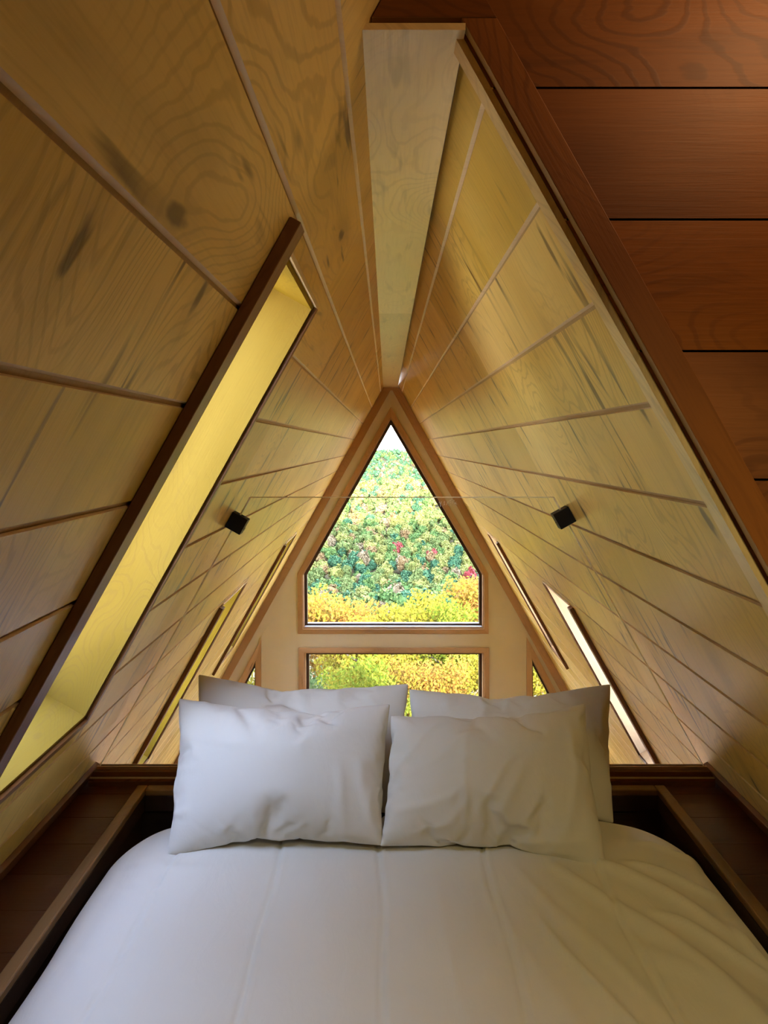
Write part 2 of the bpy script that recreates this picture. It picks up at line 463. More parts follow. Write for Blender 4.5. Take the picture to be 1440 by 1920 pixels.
# raking trim where the slopes meet the gable
for n_, sg in (('trim_1', -1), ('trim_2', 1)):
    b = MB()
    za, zb2 = zc - 0.001, -2.69
    P = [(X0 + sg * (hw(za) - 0.002), za), (X0 + sg * (hw(zb2) - 0.002), zb2), (X0 + sg * (hw(zb2) - 0.094), zb2), (X0 + sg * max(0, hw(za) - 0.094), za - 0.012)]
    ring_uv = lambda p: (p[0] - sg * (A - (p[1] - EYE) / T), p[1] * 1.14)
    b.prism(P, mpg, -0.022, -0.0005, ring_uv, nextp())
    b.build(n_, M['cedar'], kind='structure')
b = MB(); b.box((X0 - 0.09, YFAR - 0.024, zc - 0.035), (X0 + 0.085, YFAR - 0.0225, zc - 0.001), grain=0, plank=nextp())
b.build('trim_3', M['cedar'], kind='structure')

# ------------------------------------------------------------------ partition at the mouth of the alcove
XR = 2.2; ZDC = EYE + 0.92
AP = A + X0 - 0.032          # liner plane of the opening
xo = lambda zr, a=AP: a - zr / T
xl = lambda zr: X0 - A + zr / T + 0.002
mpp = lambda p, o: Vector((p[0], YPART + o, EYE + p[1]))
ZL = 0.686
b = MB()
seams = [0.92, 0.806, 0.593, 0.375, 0.157, -0.056, -0.27, -0.483, -0.696, -0.91, -1.2]
AW = AP + 0.013
for k in range(len(seams) - 1):
    z1, z0 = seams[k] - (0.002 if k else 0), seams[k + 1] + (0.002 if k < len(seams) - 2 else 0)
    pl = nextp()
    uvf = lambda q: (q[1], q[0])
    if z0 > ZL: P = [(xl(z0), z0), (XR, z0), (XR, z1), (xl(z1), z1)]
    elif z1 > ZL: P = [(xo(z0, AW), z0), (XR, z0), (XR, z1), (xl(z1), z1), (xl(ZL + 0.012), ZL + 0.012), (xo(ZL + 0.012, AW), ZL + 0.012)]
    else: P = [(xo(z0, AW), z0), (XR, z0), (XR, z1), (xo(z1, AW), z1)]
    b.prism(P, mpp, 0.0, 0.018, uvf, pl, emi=1)
P = [(xo(-1.2, AW), -1.2), (XR, -1.2), (XR, 0.92), (xl(0.92), 0.92), (xl(ZL + 0.012), ZL + 0.012), (xo(ZL + 0.012, AW), ZL + 0.012)]
b.prism(P, mpp, 0.0185, 0.032, None, 0, 1)
b.build('wall_partition', [M['stain'], M['gap']], kind='structure')
# liner of the opening
b = MB()
for (P, pl) in (([(xo(-1.2), -1.2), (xo(-1.2) + 0.016, -1.2), (xo(ZL) + 0.016, ZL), (xo(ZL), ZL)], nextp()),
                ):
    b.prism(P, mpp, 0.002, 0.044, lambda q: (q[0], q[1]), pl)
b.build('trim_4', M['ridge'], kind='structure')
# stained casing
b = MB()
AC = AP + 0.018
zt_ = ZL + 0.010
b.prism([(xo(-1.2, AC), -1.2), (xo(-1.2, AC + 0.058), -1.2), (xo(zt_, AC + 0.058), zt_), (xo(zt_, AC), zt_)], mpp, -0.022, -0.0008, lambda q: (q[0] + q[1] / T, q[1]), nextp(), emi=1)
b.build('trim_5', [M['stain'], M['brownedge']], kind='structure', bevel=0.0015)
b = MB()
b.prism([(xl(zt_ + 0.002), zt_ + 0.001), (xo(zt_ + 0.001, AC + 0.058), zt_ + 0.001), (xo(zt_ + 0.085, AC + 0.058), zt_ + 0.085), (xl(zt_ + 0.085), zt_ + 0.085)], mpp, -0.022, -0.0008, lambda q: (q[1], q[0]), nextp(), emi=1)
b.build('trim_6', [M['stain'], M['brownedge']], kind='structure', bevel=0.0015)

# near room: dormer side wall, its ceiling, back wall
b = MB(); b.box((XR, -2.3, -0.1), (XR + 0.1, YPART + 0.03, ZDC + 0.02), grain=1, plank=3); b.build('wall_dormer', M['stain'], kind='structure')
b = MB(); b.box((X0 - 0.12, -2.4, ZDC + 0.0), (XR + 0.1, YPART + 0.05, ZDC + 0.1), grain=1, plank=4); b.build('ceiling', M['stain'], kind='structure')
b = MB(); b.box((-3.2, -2.42, -2.7), (3.2, -2.31, ZDC + 0.1), grain=0, plank=5); b.build('wall_back', M['stain'], kind='structure')
# closing slab below the dormer floor (roof continues down there)
b = MB(); b.prism([(-2.4, S_BOT), (YPART + 0.029, S_BOT), (YPART + 0.029, -1.28 / SN), (-2.4, -1.28 / SN)], lambda p, o: SL(1, p[0], p[1], o), 0.0, ROOF_T)
b.build('wall_knee', M['stain'], kind='structure')

# ------------------------------------------------------------------ loft floor with the sunken bed well
PX0, PX1, PY0, PY1 = -0.845, 0.945, 0.30, 2.445
PZ = -0.55
YC = 2.498                      # front of the railing curb
xL0, xR0 = X0 - hw(0.0) + 0.004, X0 + hw(0.0) - 0.004
b = MB()
def deck(x0, x1, y0, y1, n, axis, off=0.0):
    for i in range(n):
        if axis == 'y':
            a, c = y0 + (y1 - y0) * i / n, y0 + (y1 - y0) * (i + 1) / n
            b.box((x0, a + 0.0008, -0.018), (x1, c - 0.0008, 0.0), grain=0, plank=nextp())
        else:
            a, c = x0 + (x1 - x0) * i / n, x0 + (x1 - x0) * (i + 1) / n
            b.box((a + 0.0008, y0, -0.018), (c - 0.0008, y1, 0.0), grain=1, plank=nextp())
deck(xL0, PX0, PY0, PY1, 14, 'y')
deck(PX1, xR0, PY0, PY1, 14, 'y', 0.5)
deck(xL0, xR0, PY1, 2.57, 1, 'y')
deck(xL0, XR, -2.3, PY0, 15, 'y')
b.box((xR0, PY0, -0.018), (XR, YPART - 0.001, 0.0), grain=1, plank=nextp())
# structure under the boards
for (x0, x1, y0, y1) in ((xL0, PX0 - 0.02, PY0, PY1), (PX1 + 0.02, xR0, PY0, PY1), (xL0, xR0, PY1 + 0.02, 2.57), (xL0, XR, -2.3, PY0 - 0.02)):
    b.box((x0, y0, -0.12), (x1, y1, -0.0185), mi=1)
b.build('floor', [M['deck'], M['gap']], kind='structure')
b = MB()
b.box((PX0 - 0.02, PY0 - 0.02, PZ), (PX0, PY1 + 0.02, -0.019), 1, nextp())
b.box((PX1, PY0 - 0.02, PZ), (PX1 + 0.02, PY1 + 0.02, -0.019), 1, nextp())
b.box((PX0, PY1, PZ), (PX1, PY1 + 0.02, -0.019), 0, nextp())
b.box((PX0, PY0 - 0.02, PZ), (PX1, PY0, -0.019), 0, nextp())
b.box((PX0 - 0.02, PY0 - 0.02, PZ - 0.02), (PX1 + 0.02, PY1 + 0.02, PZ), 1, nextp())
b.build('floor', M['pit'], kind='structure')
# nosing round the well
RW, RH = 0.036, 0.022
b = MB(); b.box((PX0 - RW + 0.016, PY0, 0.0005), (PX0 + 0.016, PY1 + RW - 0.016, RH), 1, nextp())
b.box((PX0, PY0, -0.055), (PX0 + 0.014, PY1 - 0.001, 0.0), 1, nextp(), 1); b.build('trim_7', [M['brown'], M['pit']], kind='structure', bevel=0.004)
b = MB(); b.box((PX1 - 0.016, PY0, 0.0005), (PX1 + RW - 0.016, PY1 + RW - 0.016, RH), 1, nextp())
b.box((PX1 - 0.014, PY0, -0.055), (PX1, PY1 - 0.001, 0.0), 1, nextp(), 1); b.build('trim_8', [M['brown'], M['pit']], kind='structure', bevel=0.004)
b = MB(); b.box((PX0 + 0.017, PY1 - 0.016, 0.0005), (PX1 - 0.017, PY1 + RW - 0.016, RH), 0, nextp())
b.box((PX0 + 0.015, PY1 - 0.014, -0.055), (PX1 - 0.015, PY1, 0.0), 0, nextp(), 1); b.build('trim_9', [M['brown'], M['pit']], kind='structure', bevel=0.004)
# skirting under the slopes
for n_, sg in (('baseboard_left', -1), ('baseboard_right', 1)):
    b = MB()
    y0 = -2.3 if sg < 0 else YPART + 0.045
    b.prism([(y0, (-1.2 + 0.002) / SN), (2.56, (-1.2 + 0.002) / SN), (2.56, (-1.2 + 0.062) / SN), (y0, (-1.2 + 0.062) / SN)], lambda p, o: SL(sg, p[0], p[1], o), -0.018, -0.0006,
            lambda q: (q[1], q[0]), nextp())
    b.build(n_, M['trim'], kind='structure', bevel=0.002)
# curb under the railing
b = MB()
b.box((xL0 + 0.03, YC, 0.0005), (xR0 - 0.03, YC + 0.05, 0.016), 0, nextp())
b.box((xL0 + 0.03, YC + 0.003, 0.0165), (xR0 - 0.03, YC + 0.05, 0.0265), 0, nextp(), 1)
b.box((xL0 + 0.03, YC + 0.001, 0.027), (xR0 - 0.03, YC + 0.05, 0.032), 0, nextp(), 2)
b.box((xL0 + 0.035, YC + 0.004, 0.0325), (xR0 - 0.035, YC + 0.05, 0.050), 0, nextp())
b.build('trim_10', [M['trim'], M['stain'], M['edge']], kind='structure')
# lower storey floor
b = MB(); b.box((-3.0, -2.3, -2.8), (3.0, YFAR + 0.1, -2.7), 1, 3); b.build('floor', M['concrete'], kind='structure')

# ------------------------------------------------------------------ glass railing
root = empty('glass_railing', (X0, YG, 0.05))
tag(root, 'frameless clear glass railing panel standing behind the pillows at the loft edge', 'railing')
gp = 0.028
zgt = gz(931.5, YG)
def gpl(e):
    return [(X0 - hw(0.052) + gp + e * 1.6, 0.052 + e), (X0 + hw(0.052) - gp - e * 1.6, 0.052 + e), (X0 + hw(zgt) - gp - e * 1.6, zgt - e), (X0 - hw(zgt) + gp + e * 1.6, zgt - e)]
mpr = lambda p, o: Vector((p[0] - X0, o, p[1] - 0.05))
b = MB(); b.prism(gpl(0.0032), mpr, -0.005, 0.005); b.build('glass_pane', M['rail'], root)
b = MB()
o_, i_ = gpl(0.0), gpl(0.0030)
for i in (1, 2, 3):
    a, c, d, e = o_[i], o_[(i + 1) % 4], i_[(i + 1) % 4], i_[i]
    for o in (-0.005, 0.005): b.poly([mpr(x, o) for x in (a, c, d, e)])
    b.poly([mpr(a, -0.005), mpr(c, -0.005), mpr(c, 0.005), mpr(a, 0.005)])
    b.poly([mpr(e, -0.005), mpr(d, -0.005), mpr(d, 0.005), mpr(e, 0.005)])
tag(b.build('polished_edge', M['gedge'], root), 'polished edge of the glass, coloured pale for the light it carries')
# channel the panel stands in
b = MB(); b.box((xL0 - X0 + 0.05, -0.010, 0.0), (xR0 - X0 - 0.05, -0.006, 0.011), 0); b.box((xL0 - X0 + 0.05, 0.006, 0.0), (xR0 - X0 - 0.05, 0.010, 0.011), 0)
b.build('base_channel', M['alu'], root)
# square black clamps holding it to the slopes
for sg, px, py in ((-1, 444, 980), (1, 1048, 970)):
    zr = (CY - py) / F * YG
    s_ = (zr + 0.0) / SN
    loc = lambda y, s, o: SL(sg, y, s, o) - Vector(root.location)
    # centre on the slope at this height, allowing for the stand-off
    off = 0.031
    s_c = s_ + off * CS / SN
    b = MB()
    hs, ho0, ho1 = 0.030, -0.062, -0.0008
    for (ya, yb) in ((-0.024, 0.024),):
        P = [(s_c - hs, ho0), (s_c + hs, ho0), (s_c + hs, ho1), (s_c - hs, ho1)]
        b.prism(P, lambda p, o: loc(YG + o, p[0], p[1]), ya, yb)
    c = b.build('clamp', M['black'], root, bevel=0.0015)
    b = MB()
    ct = loc(YG, s_c - 0.006, ho0 - 0.002)
    for k in range(12):
        a0, a1 = k / 12 * 2 * math.pi, (k + 1) / 12 * 2 * math.pi
        f = lambda a, h: loc(YG + 0.006 * math.cos(a), s_c - 0.008 + 0.006 * math.sin(a), ho0 - h)
        b.poly([f(a0, 0.0), f(a1, 0.0), f(a1, 0.004), f(a0, 0.004)])
        b.poly([f(a0, 0.004), f(a1, 0.004), loc(YG, s_c - 0.008, ho0 - 0.004)])
    b.build('screw', M['steel'], c)
# worn etched maker's stamp: pale specks and strokes too small to read
b = MB()
strokes = [(825.5,945,826,950),(823.5,941,826,945),(828,940,826,945),(832,941,834,940.5),(834,940.5,832.5,943.5),(832.5,943.5,834,946),(834,946,831,947),
           (838,946,838.5,942),(840,940,842,940),(840,940,839.5,943),(839.5,943,841.5,943.5),(840,947,842,947),(842.5,938,844,939.5),(844,939.5,846,937),(845,941,844,943.5),
           (848,940,848,944),(846.5,936,848,935.5),(850.5,939,852,938),(852,945,854,943),(854,943,855.5,941),(854,943.5,857,945.5),(844.5,946,844.8,947.5),(836.5,946,837,947.2)]
for (x1, y1, x2, y2) in strokes:
    p, q = Vector((gx(x1, YG - .005), gz(y1, YG - .005))), Vector((gx(x2, YG - .005), gz(y2, YG - .005)))
    d = (q - p); d = d.normalized() if d.length > 0 else Vector((1, 0)); n = Vector((-d.y, d.x)) * 0.0007
    P = [p + n, q + n, q - n, p - n]
    b.prism([(v.x, v.y) for v in P], mpr, -0.0058, -0.0052)
tag(b.build('etched_stamp', M['etch'], root), 'tiny worn pale etched stamp in the glass corner')

# ------------------------------------------------------------------ mattress and duvet
def grid_obj(name, P, mat, parent=None):
    n, m = P.shape[:2]
    me = bpy.data.meshes.new(name)
    idx = np.arange(n * m).reshape(n, m)
    f = np.stack([idx[:-1, :-1], idx[1:, :-1], idx[1:, 1:], idx[:-1, 1:]], -1).reshape(-1, 4)
    me.from_pydata(P.reshape(-1, 3).tolist(), [], f.tolist())
    me.polygons.foreach_set('use_smooth', np.ones(len(me.polygons), dtype=bool))
    me.materials.append(mat)
    o = bpy.data.objects.new(name, me); COL.objects.link(o)
    if parent: o.parent = parent
    return o

mt = bpy.data.meshes.new('mattress'); bm = bmesh.new()
bmesh.ops.create_cube(bm, size=1)
for v in bm.verts: v.co = Vector((v.co.x * 1.53, v.co.y * 1.99, v.co.z * 0.40))
bmesh.ops.bevel(bm, geom=bm.edges[:], offset=0.06, segments=5, affect='EDGES')
for f in bm.faces: f.smooth = True
bm.to_mesh(mt); bm.free(); mt.materials.append(M['sheet'])
mo = bpy.data.objects.new('mattress', mt); mo.location = (X0, 1.385, PZ + 0.215); COL.objects.link(mo)
tag(mo, 'mattress in a white sheet sunk in the dark well under the duvet', 'mattress')

nX, nY = 340, 230
DX0, DX1, DYB = -0.800, 0.905, 2.27
dcx, dhw = (DX0 + DX1) / 2, (DX1 - DX0) / 2
r = 0.085
top0 = 0.052
def ridge(x, y, x0, y0, x1, y1, wd, hh, taper=0.3):
    """a fold running from one point to another"""
    dx, dy = x1 - x0, y1 - y0; L = math.hypot(dx, dy)
    t = ((x - x0) * dx + (y - y0) * dy) / L / L
    s = ((x - x0) * dy - (y - y0) * dx) / L
    s = s + 0.010 * np.sin(t * 7 + x0 * 9)
    wl = np.clip(t / taper, 0, 1) * np.clip((1 - t) / taper, 0, 1)
    wl = wl * wl * (3 - 2 * wl)
    return hh * np.exp(-(s / wd) ** 2) * wl
us = np.linspace(-(dhw + 0.30), dhw + 0.30, nX)
vs = np.linspace(0.36, DYB + 0.24, nY)
P = np.zeros((nX, nY, 3)); N_ = np.zeros_like(P)
rc = 0.20      # plan corner radius
for i, u in enumerate(us):
    for j, v in enumerate(vs):
        x, y = u, v
        hx, hy1 = dhw - r, DYB - r
        qx, qy = abs(x) - (hx - rc), y - (hy1 - rc)
        if qx <= 0 and qy <= 0: sd = max(qx, qy) - rc; nx, ny = ((math.copysign(1, x), 0) if qx > qy else (0, 1))
        else:
            ax, ay = max(qx, 0), max(qy, 0); l = math.hypot(ax, ay); sd = l - rc
            nx, ny = math.copysign(ax / l, x) if l else 0, ay / l if l else 1
        dome = top0 + 0.022 * max(0, 1 - (x / dhw) ** 2) - 0.015 * max(0, (y - 1.9)) / 0.4
        if sd <= 0:
            P[i, j] = (x, y, dome - 0.010 * max(0, 1 + sd / 0.12) ** 2); N_[i, j] = (0, 0, 1)
        else:
            bx, by = x - nx * sd, y - ny * sd
            if sd < r * math.pi / 2:
                a = sd / r; P[i, j] = (bx + nx * r * math.sin(a), by + ny * r * math.sin(a), dome - 0.010 - r * (1 - math.cos(a)))
                N_[i, j] = (nx * math.sin(a), ny * math.sin(a), math.cos(a))
            else:
                P[i, j] = (bx + nx * r, by + ny * r, dome - 0.010 - r - (sd - r * math.pi / 2)); N_[i, j] = (nx, ny, 0)
X, Y = P[:, :, 0] + dcx, P[:, :, 1]
H = np.zeros_like(X)
# quilted channels run along the bed
for k, xs in enumerate((-0.60, -0.305, -0.015, 0.275, 0.57)):
    wob = 0.008 * np.sin(Y * 4 + k) + 0.004 * np.sin(Y * 13 + 2 * k)
    dd = X - xs - wob
    H -= 0.0095 * np.exp(-(dd / 0.0055) ** 2) * (0.8 if k != 0 else 0.4)
    H += 0.0030 * np.exp(-((dd - 0.012) / 0.008) ** 2)
    H -= 0.007 * np.exp(-(dd / 0.06) ** 2)
    # little pulls across the seam
    H += 0.0012 * np.sin(Y * 60 + k * 3) * np.exp(-(dd / 0.03) ** 2)
for (a) in ((0.30, 2.0, 0.62, 1.25, .018, .018), (0.42, 1.98, 0.80, 1.35, .022, .020), (0.50, 2.03, 0.86, 1.62, .02, .018),
            (0.60, 1.95, 0.89, 1.80, .018, .015), (0.22, 1.98, 0.42, 1.15, .02, .014), (0.10, 1.98, 0.20, 1.1, .018, .010),
            (0.35, 1.75, 0.52, 1.20, .013, .014), (0.62, 1.75, 0.88, 1.50, .016, .016), (0.55, 1.65, 0.85, 1.25, .03, .016), (0.70, 2.05, 0.90, 1.98, .015, .012),
            (-0.75, 1.95, -0.45, 1.90, .02, .008), (-0.70, 1.85, -0.52, 1.80, .014, .006), (-0.45, 1.98, -0.55, 1.3, .03, .008), (-0.20, 1.98, -0.12, 1.4, .025, .008),
            (0.02, 1.95, 0.03, 1.2, .03, .009), (-0.72, 1.6, -0.62, 1.5, .012, .006), (0.80, 1.72, 0.90, 1.45, .012, .014), (0.45, 1.45, 0.60, 1.1, .02, .012)):
    H += (0.85 if a[0] > 0.3 else 0.35) * ridge(X, Y, *a)
nzv = np.zeros_like(H)
for i in range(nX):
    for j in range(nY):
        x, y, z = X[i, j], Y[i, j], P[i, j, 2]
        nzv[i, j] = 0.010 * noise.noise(Vector((x * 2.6, y * 1.6, z * 3))) + 0.0045 * noise.noise(Vector((x * 8 + 3, y * 5, z * 6))) \
            + 0.0055 * (abs(noise.noise(Vector((x * 5.0 + y * 2, y * 2.2 - 4, z * 4)))) if x > 0.1 else 0) * min(1, max(0, (x - 0.1) / 0.3))
H = H + nzv
P += N_ * H[:, :, None]
P[:, :, 0] += dcx
ED = (P[:, :, 0].min(), P[:, :, 0].max())
o = grid_obj('duvet', P, M['sheet'])
sd_ = o.modifiers.new('thick', 'SOLIDIFY'); sd_.thickness = 0.012; sd_.offset = -1
tag(o, 'white quilted duvet spread over the sunken bed', 'duvet')
def duvet_z(x, y):
    i = np.argmin((P[:, :, 0] - x) ** 2 + (P[:, :, 1] - y) ** 2)
    return P.reshape(-1, 3)[i, 2]

# ------------------------------------------------------------------ pillows: two stitched sheets blown up like the real thing
def pillow(name, wd, ht, press, seed, frames=34, stiff=15.0, bend=0.3, slant=0.0, noise_a=0.006):
    nx, ny = 64, 44
    me = bpy.data.meshes.new(name); bm = bmesh.new(); Gd = {}
    for side in (0, 1):
        for i in range(nx + 1):
            for j in range(ny + 1):
                edge = i in (0, nx) or j in (0, ny)
                if side and edge: Gd[side, i, j] = Gd[0, i, j]; continue
                x, z = (i / nx - .5) * wd, (j / ny - .5) * ht
                y = 0 if edge else (1 if side else -1) * 0.004 + noise_a * noise.noise(Vector((x * 9 + seed * 3.1, z * 9, side * 5)))
                Gd[side, i, j] = bm.verts.new((x, y, z))
        for i in range(nx):
            for j in range(ny):
                q = [Gd[side, i, j], Gd[side, i + 1, j], Gd[side, i + 1, j + 1], Gd[side, i, j + 1]]
                if side: q.reverse()
                bm.faces.new(q)
    bm.to_mesh(me); bm.free()
    o = bpy.data.objects.new(name, me); COL.objects.link(o)
    m = o.modifiers.new('cloth', 'CLOTH'); s = m.settings
    s.quality = 6; s.mass = .25; s.use_pressure = True; s.uniform_pressure_force = press
    s.tension_stiffness = stiff; s.compression_stiffness = stiff; s.shear_stiffness = 5; s.bending_stiffness = bend
    s.air_damping = 2; s.effector_weights.gravity = 0
    m.collision_settings.use_collision = False
    m.point_cache.frame_start = 1; m.point_cache.frame_end = 80
    return o

# corners of the case as seen (top-left, top-right, bottom-right, bottom-left), each with its depth
PIL = [
 ('left_front', 'plump white pillow at the front left of the bed, lying nearest the left skylight', [(335,1308,2.22),(735,1320,2.22),(716,1588,1.985),(313,1607,1.985)], 3.6, 3, 0.052),
 ('right_front', 'creased white pillow at the front right of the bed leaning on another', [(733,1340,2.20),(1099,1318,2.22),(1140,1632,1.93),(710,1588,1.985)], 3.2, 11, 0.052),
 ('left_rear', 'smooth white pillow standing behind the front left pillow', [(369,1264,2.40),(767,1281,2.40),(762,1530,2.24),(365,1540,2.24)], 3.0, 23, 0.045),
 ('right_rear', 'wide white pillow standing behind the creased front right pillow', [(766,1291,2.39),(1146,1281,2.40),(1152,1545,2.22),(760,1545,2.24)], 3.0, 31, 0.045)]
FOLDS = {'creased': [(0.02, 0.35, 0.30, 0.95, .016, .010), (0.36, 0.10, 0.42, 0.98, .014, .010), (0.42, 0.25, 0.62, 0.66, .014, .012), (0.05, 0.20, 0.45, 0.45, .02, .010),
    (0.50, 0.08, 0.62, 0.60, .018, .011), (0.62, 0.06, 0.70, 0.50, .016, .009), (0.30, 0.55, 0.50, 0.60, .012, .007), (0.80, 0.05, 0.86, 0.9, .02, .008), (0.12, 0.05, 0.40, 0.30, .02, .009),
    (0.60, 0.04, 0.95, 0.20, .02, .009), (0.20, 0.5, 0.44, 0.8, .015, .007)],
  'plump': [(0.72, 0.55, 0.82, 0.12, .02, .010), (0.80, 0.60, 0.93, 0.10, .018, .010), (0.02, 0.70, 0.45, 0.62, .02, .006), (0.55, 0.9, 0.62, 0.5, .02, .006), (0.86, 0.4, 0.97, 0.04, .015, .012), (0.02, 0.22, 0.16, 0.30, .015, .008)],
  'wide': [(0.2, 0.95, 0.24, 0.7, .015, .008), (0.35, 0.96, 0.37, 0.7, .015, .008), (0.9, 0.9, 0.94, 0.3, .02, .008)],
  'smooth': [(0.15, 0.95, 0.2, 0.75, .015, .008), (0.5, 0.96, 0.53, 0.75, .02, .008), (0.8, 0.97, 0.82, 0.7, .015, .008)]}
pobs = []
for (nm, lab, crn, press, seed, th) in PIL:
    C4 = [Vector((gx(px, d), d, gz(py, d))) for (px, py, d) in crn]
    wd = ((C4[1] - C4[0]).length + (C4[2] - C4[3]).length) / 2
    ht = ((C4[3] - C4[0]).length + (C4[2] - C4[1]).length) / 2
    o = pillow('pillow', wd * 1.09, ht * 1.13, press, seed, bend=0.15 if seed == 11 else 0.3, noise_a=0.012 if seed == 11 else 0.007)
    pobs.append((o, lab, C4, th))
for f in range(1, 37): sc.frame_set(f)
dg = bpy.context.evaluated_depsgraph_get()
for (o, lab, C4, th) in pobs:
    ev = o.evaluated_get(dg); me = bpy.data.meshes.new_from_object(ev)
    co = np.zeros(len(me.vertices) * 3); me.vertices.foreach_get('co', co); co = co.reshape(-1, 3)
    # settle: corners of the blown-up case go to the corners measured, thickness kept
    nx, ny = 64, 44
    cid = [ny, nx * (ny + 1) + ny, nx * (ny + 1), 0]     # TL, TR, BR, BL of sheet 0
    src = [co[i] for i in cid]
    hwx = (src[1][0] + src[2][0] - src[0][0] - src[3][0]) / 4
    hhz = (src[0][2] + src[1][2] - src[2][2] - src[3][2]) / 4
    uu = np.clip((co[:, 0] / hwx + 1) / 2, -0.1, 1.1); vv = np.clip((co[:, 2] / hhz + 1) / 2, -0.1, 1.1)
    ii = np.zeros(len(co)); jj = np.zeros(len(co)); n0 = (nx + 1) * (ny + 1)
    a0 = np.arange(n0); ii[:n0], jj[:n0] = a0 // (ny + 1), a0 % (ny + 1)
    a1 = np.arange(len(co) - n0); ii[n0:], jj[n0:] = a1 // (ny - 1) + 1, a1 % (ny - 1) + 1
    I, J = ii.astype(int), jj.astype(int); fi, fj = ii / nx, jj / ny
    uL, uR = uu[J], uu[nx * (ny + 1) + J]
    vB, vT = vv[I * (ny + 1)], vv[I * (ny + 1) + ny]
    kk_ = 0.60
    uu, vv = uu - kk_ * (uL * (1 - fi) + (uR - 1) * fi), vv - kk_ * (vB * (1 - fj) + (vT - 1) * fj)
    TL, TR, BR, BL = [np.array(c) for c in C4]
    base = ((1 - uu) * vv)[:, None] * TL + (uu * vv)[:, None] * TR + (uu * (1 - vv))[:, None] * BR + ((1 - uu) * (1 - vv))[:, None] * BL
    ex = Vector((TR + BR - TL - BL)).normalized(); ez = Vector((TL + TR - BL - BR)).normalized()
    nrm = -ex.cross(ez) if ex.cross(ez).y > 0 else ex.cross(ez)
    fold = np.zeros(len(co))
    for (fx0, fy0, fx1, fy1, fw, fh) in FOLDS.get(lab.split()[0], ()):
        fold += 0.65 * ridge(fi, fj, fx0, fy0, fx1, fy1, fw, fh) * np.where(co[:, 1] < 0, 1, 0)
    tmax = np.abs(co[:, 1]).max()
    k = th * 1.75 / tmax
    out = base - np.array(nrm)[None, :] * (co[:, 1] * k - fold)[:, None]
    cen = out.mean(0)
    me.vertices.foreach_set('co', (out - cen).ravel())
    me.materials.clear(); me.materials.append(M['pillow'])
    me.polygons.foreach_set('use_smooth', np.ones(len(me.polygons), dtype=bool))
    old = o.data
    o.modifiers.clear(); o.data = me; o.location = cen
    bpy.data.meshes.remove(old)
    sb = o.modifiers.new('sub', 'SUBSURF'); sb.levels = 1; sb.render_levels = 1
    tag(o, lab, 'pillow', 'white pillows on the bed')
sc.frame_set(1)

# ------------------------------------------------------------------ outdoors: slope down to a valley, wooded hills beyond
HP = [(8, -3.6), (20, -9), (60, -27), (150, -48), (205, -45), (380, -24), (430, -30), (520, -46), (640, -28), (760, -9.0), (860, -22), (1000, -40)]
def hz(x, y):
    for (a, za), (c, zb_) in zip(HP[:-1], HP[1:]):
        if a <= y <= c:
            t = (y - a) / (c - a); t = t * t * (3 - 2 * t) * 0.5 + t * 0.5
            z = za + (zb_ - za) * t; break
    else: z = HP[0][1] if y < 8 else HP[-1][1]
    if y > 300:
        k = min(1, (y - 300) / 120)
        z += k * 5.0 * noise.noise(Vector((x * 0.012, y * 0.004, 2.0)))
        if y > 500: z -= k * 0.00045 * (x - 28) ** 2 * 0.6
        else: z += k * 0.012 * x
    elif y > 100: z += 2.5 * noise.noise(Vector((x * 0.02, y * 0.02, 5.0)))
    return z
gxs, gys = np.linspace(-260, 260, 66), np.concatenate([np.linspace(8.7, 60, 14), np.linspace(70, 1000, 94)])
PP = np.array([[(x, y, hz(x, y)) for y in gys] for x in gxs])
o = grid_obj('hillside', PP, M['soil']); o['kind'] = 'structure'

def crown_mesh(name, seed, n=1000, size=0.11, nb=26, core=2):
    rd = np.random.default_rng(seed)
    th_ = rd.uniform(0, 2 * np.pi, nb); cp = rd.uniform(-0.5, 1, nb); rr = rd.uniform(0.5, 0.85, nb)
    sp_ = np.sqrt(1 - cp ** 2)
    C_ = np.stack([sp_ * np.cos(th_) * rr, sp_ * np.sin(th_) * rr, 0.9 + cp * rr], 1)
    ci = rd.integers(0, nb, n)
    d = rd.normal(size=(n, 3)); d /= np.linalg.norm(d, axis=1)[:, None]
    c = C_[ci] + d * 0.30 * (rd.uniform(0.3, 1, n)[:, None])
    out = c - np.array([0, 0, 0.7]); out /= np.linalg.norm(out, axis=1)[:, None]
    nm = d + out * 1.0 + rd.normal(size=(n, 3)) * 0.35; nm /= np.linalg.norm(nm, axis=1)[:, None]
    a = np.cross(nm, rd.normal(size=(n, 3))); a /= np.linalg.norm(a, axis=1)[:, None]
    b_ = np.cross(nm, a)
    L = (size * rd.uniform(0.6, 1.4, n))[:, None]
    pts = [c - a * L, c - b_ * L * .8 + nm * L * .2, c + a * L, c + b_ * L * .8 + nm * L * .2]
    Vv = np.stack(pts, 1).reshape(-1, 3)
    q = np.arange(n)[:, None] * 4
    Ff = np.concatenate([q + np.array([[0, 1, 2]]), q + np.array([[0, 2, 3]])])
    V_, F_ = Vv.tolist(), Ff.tolist()
    bm = bmesh.new()
    bmesh.ops.create_icosphere(bm, subdivisions=core, radius=0.66)
    for v in bm.verts: v.co = v.co * (1 + 0.35 * noise.noise(v.co * 2.2 + Vector((seed, 0, 0)))) + Vector((0, 0, 0.85))
    r2 = bmesh.ops.create_cone(bm, cap_ends=True, segments=6, radius1=0.09, radius2=0.06, depth=1.4)
    for v in r2['verts']: v.co += Vector((0, 0, -0.1))
    bmesh.ops.triangulate(bm, faces=bm.faces)
    k0 = len(V_); bm.verts.index_update()
    V_ += [tuple(v.co) for v in bm.verts]; F_ += [[v.index + k0 for v in f.verts] for f in bm.faces]
    bm.free()
    me = bpy.data.meshes.new(name); me.from_pydata(V_, [], F_)
    return me

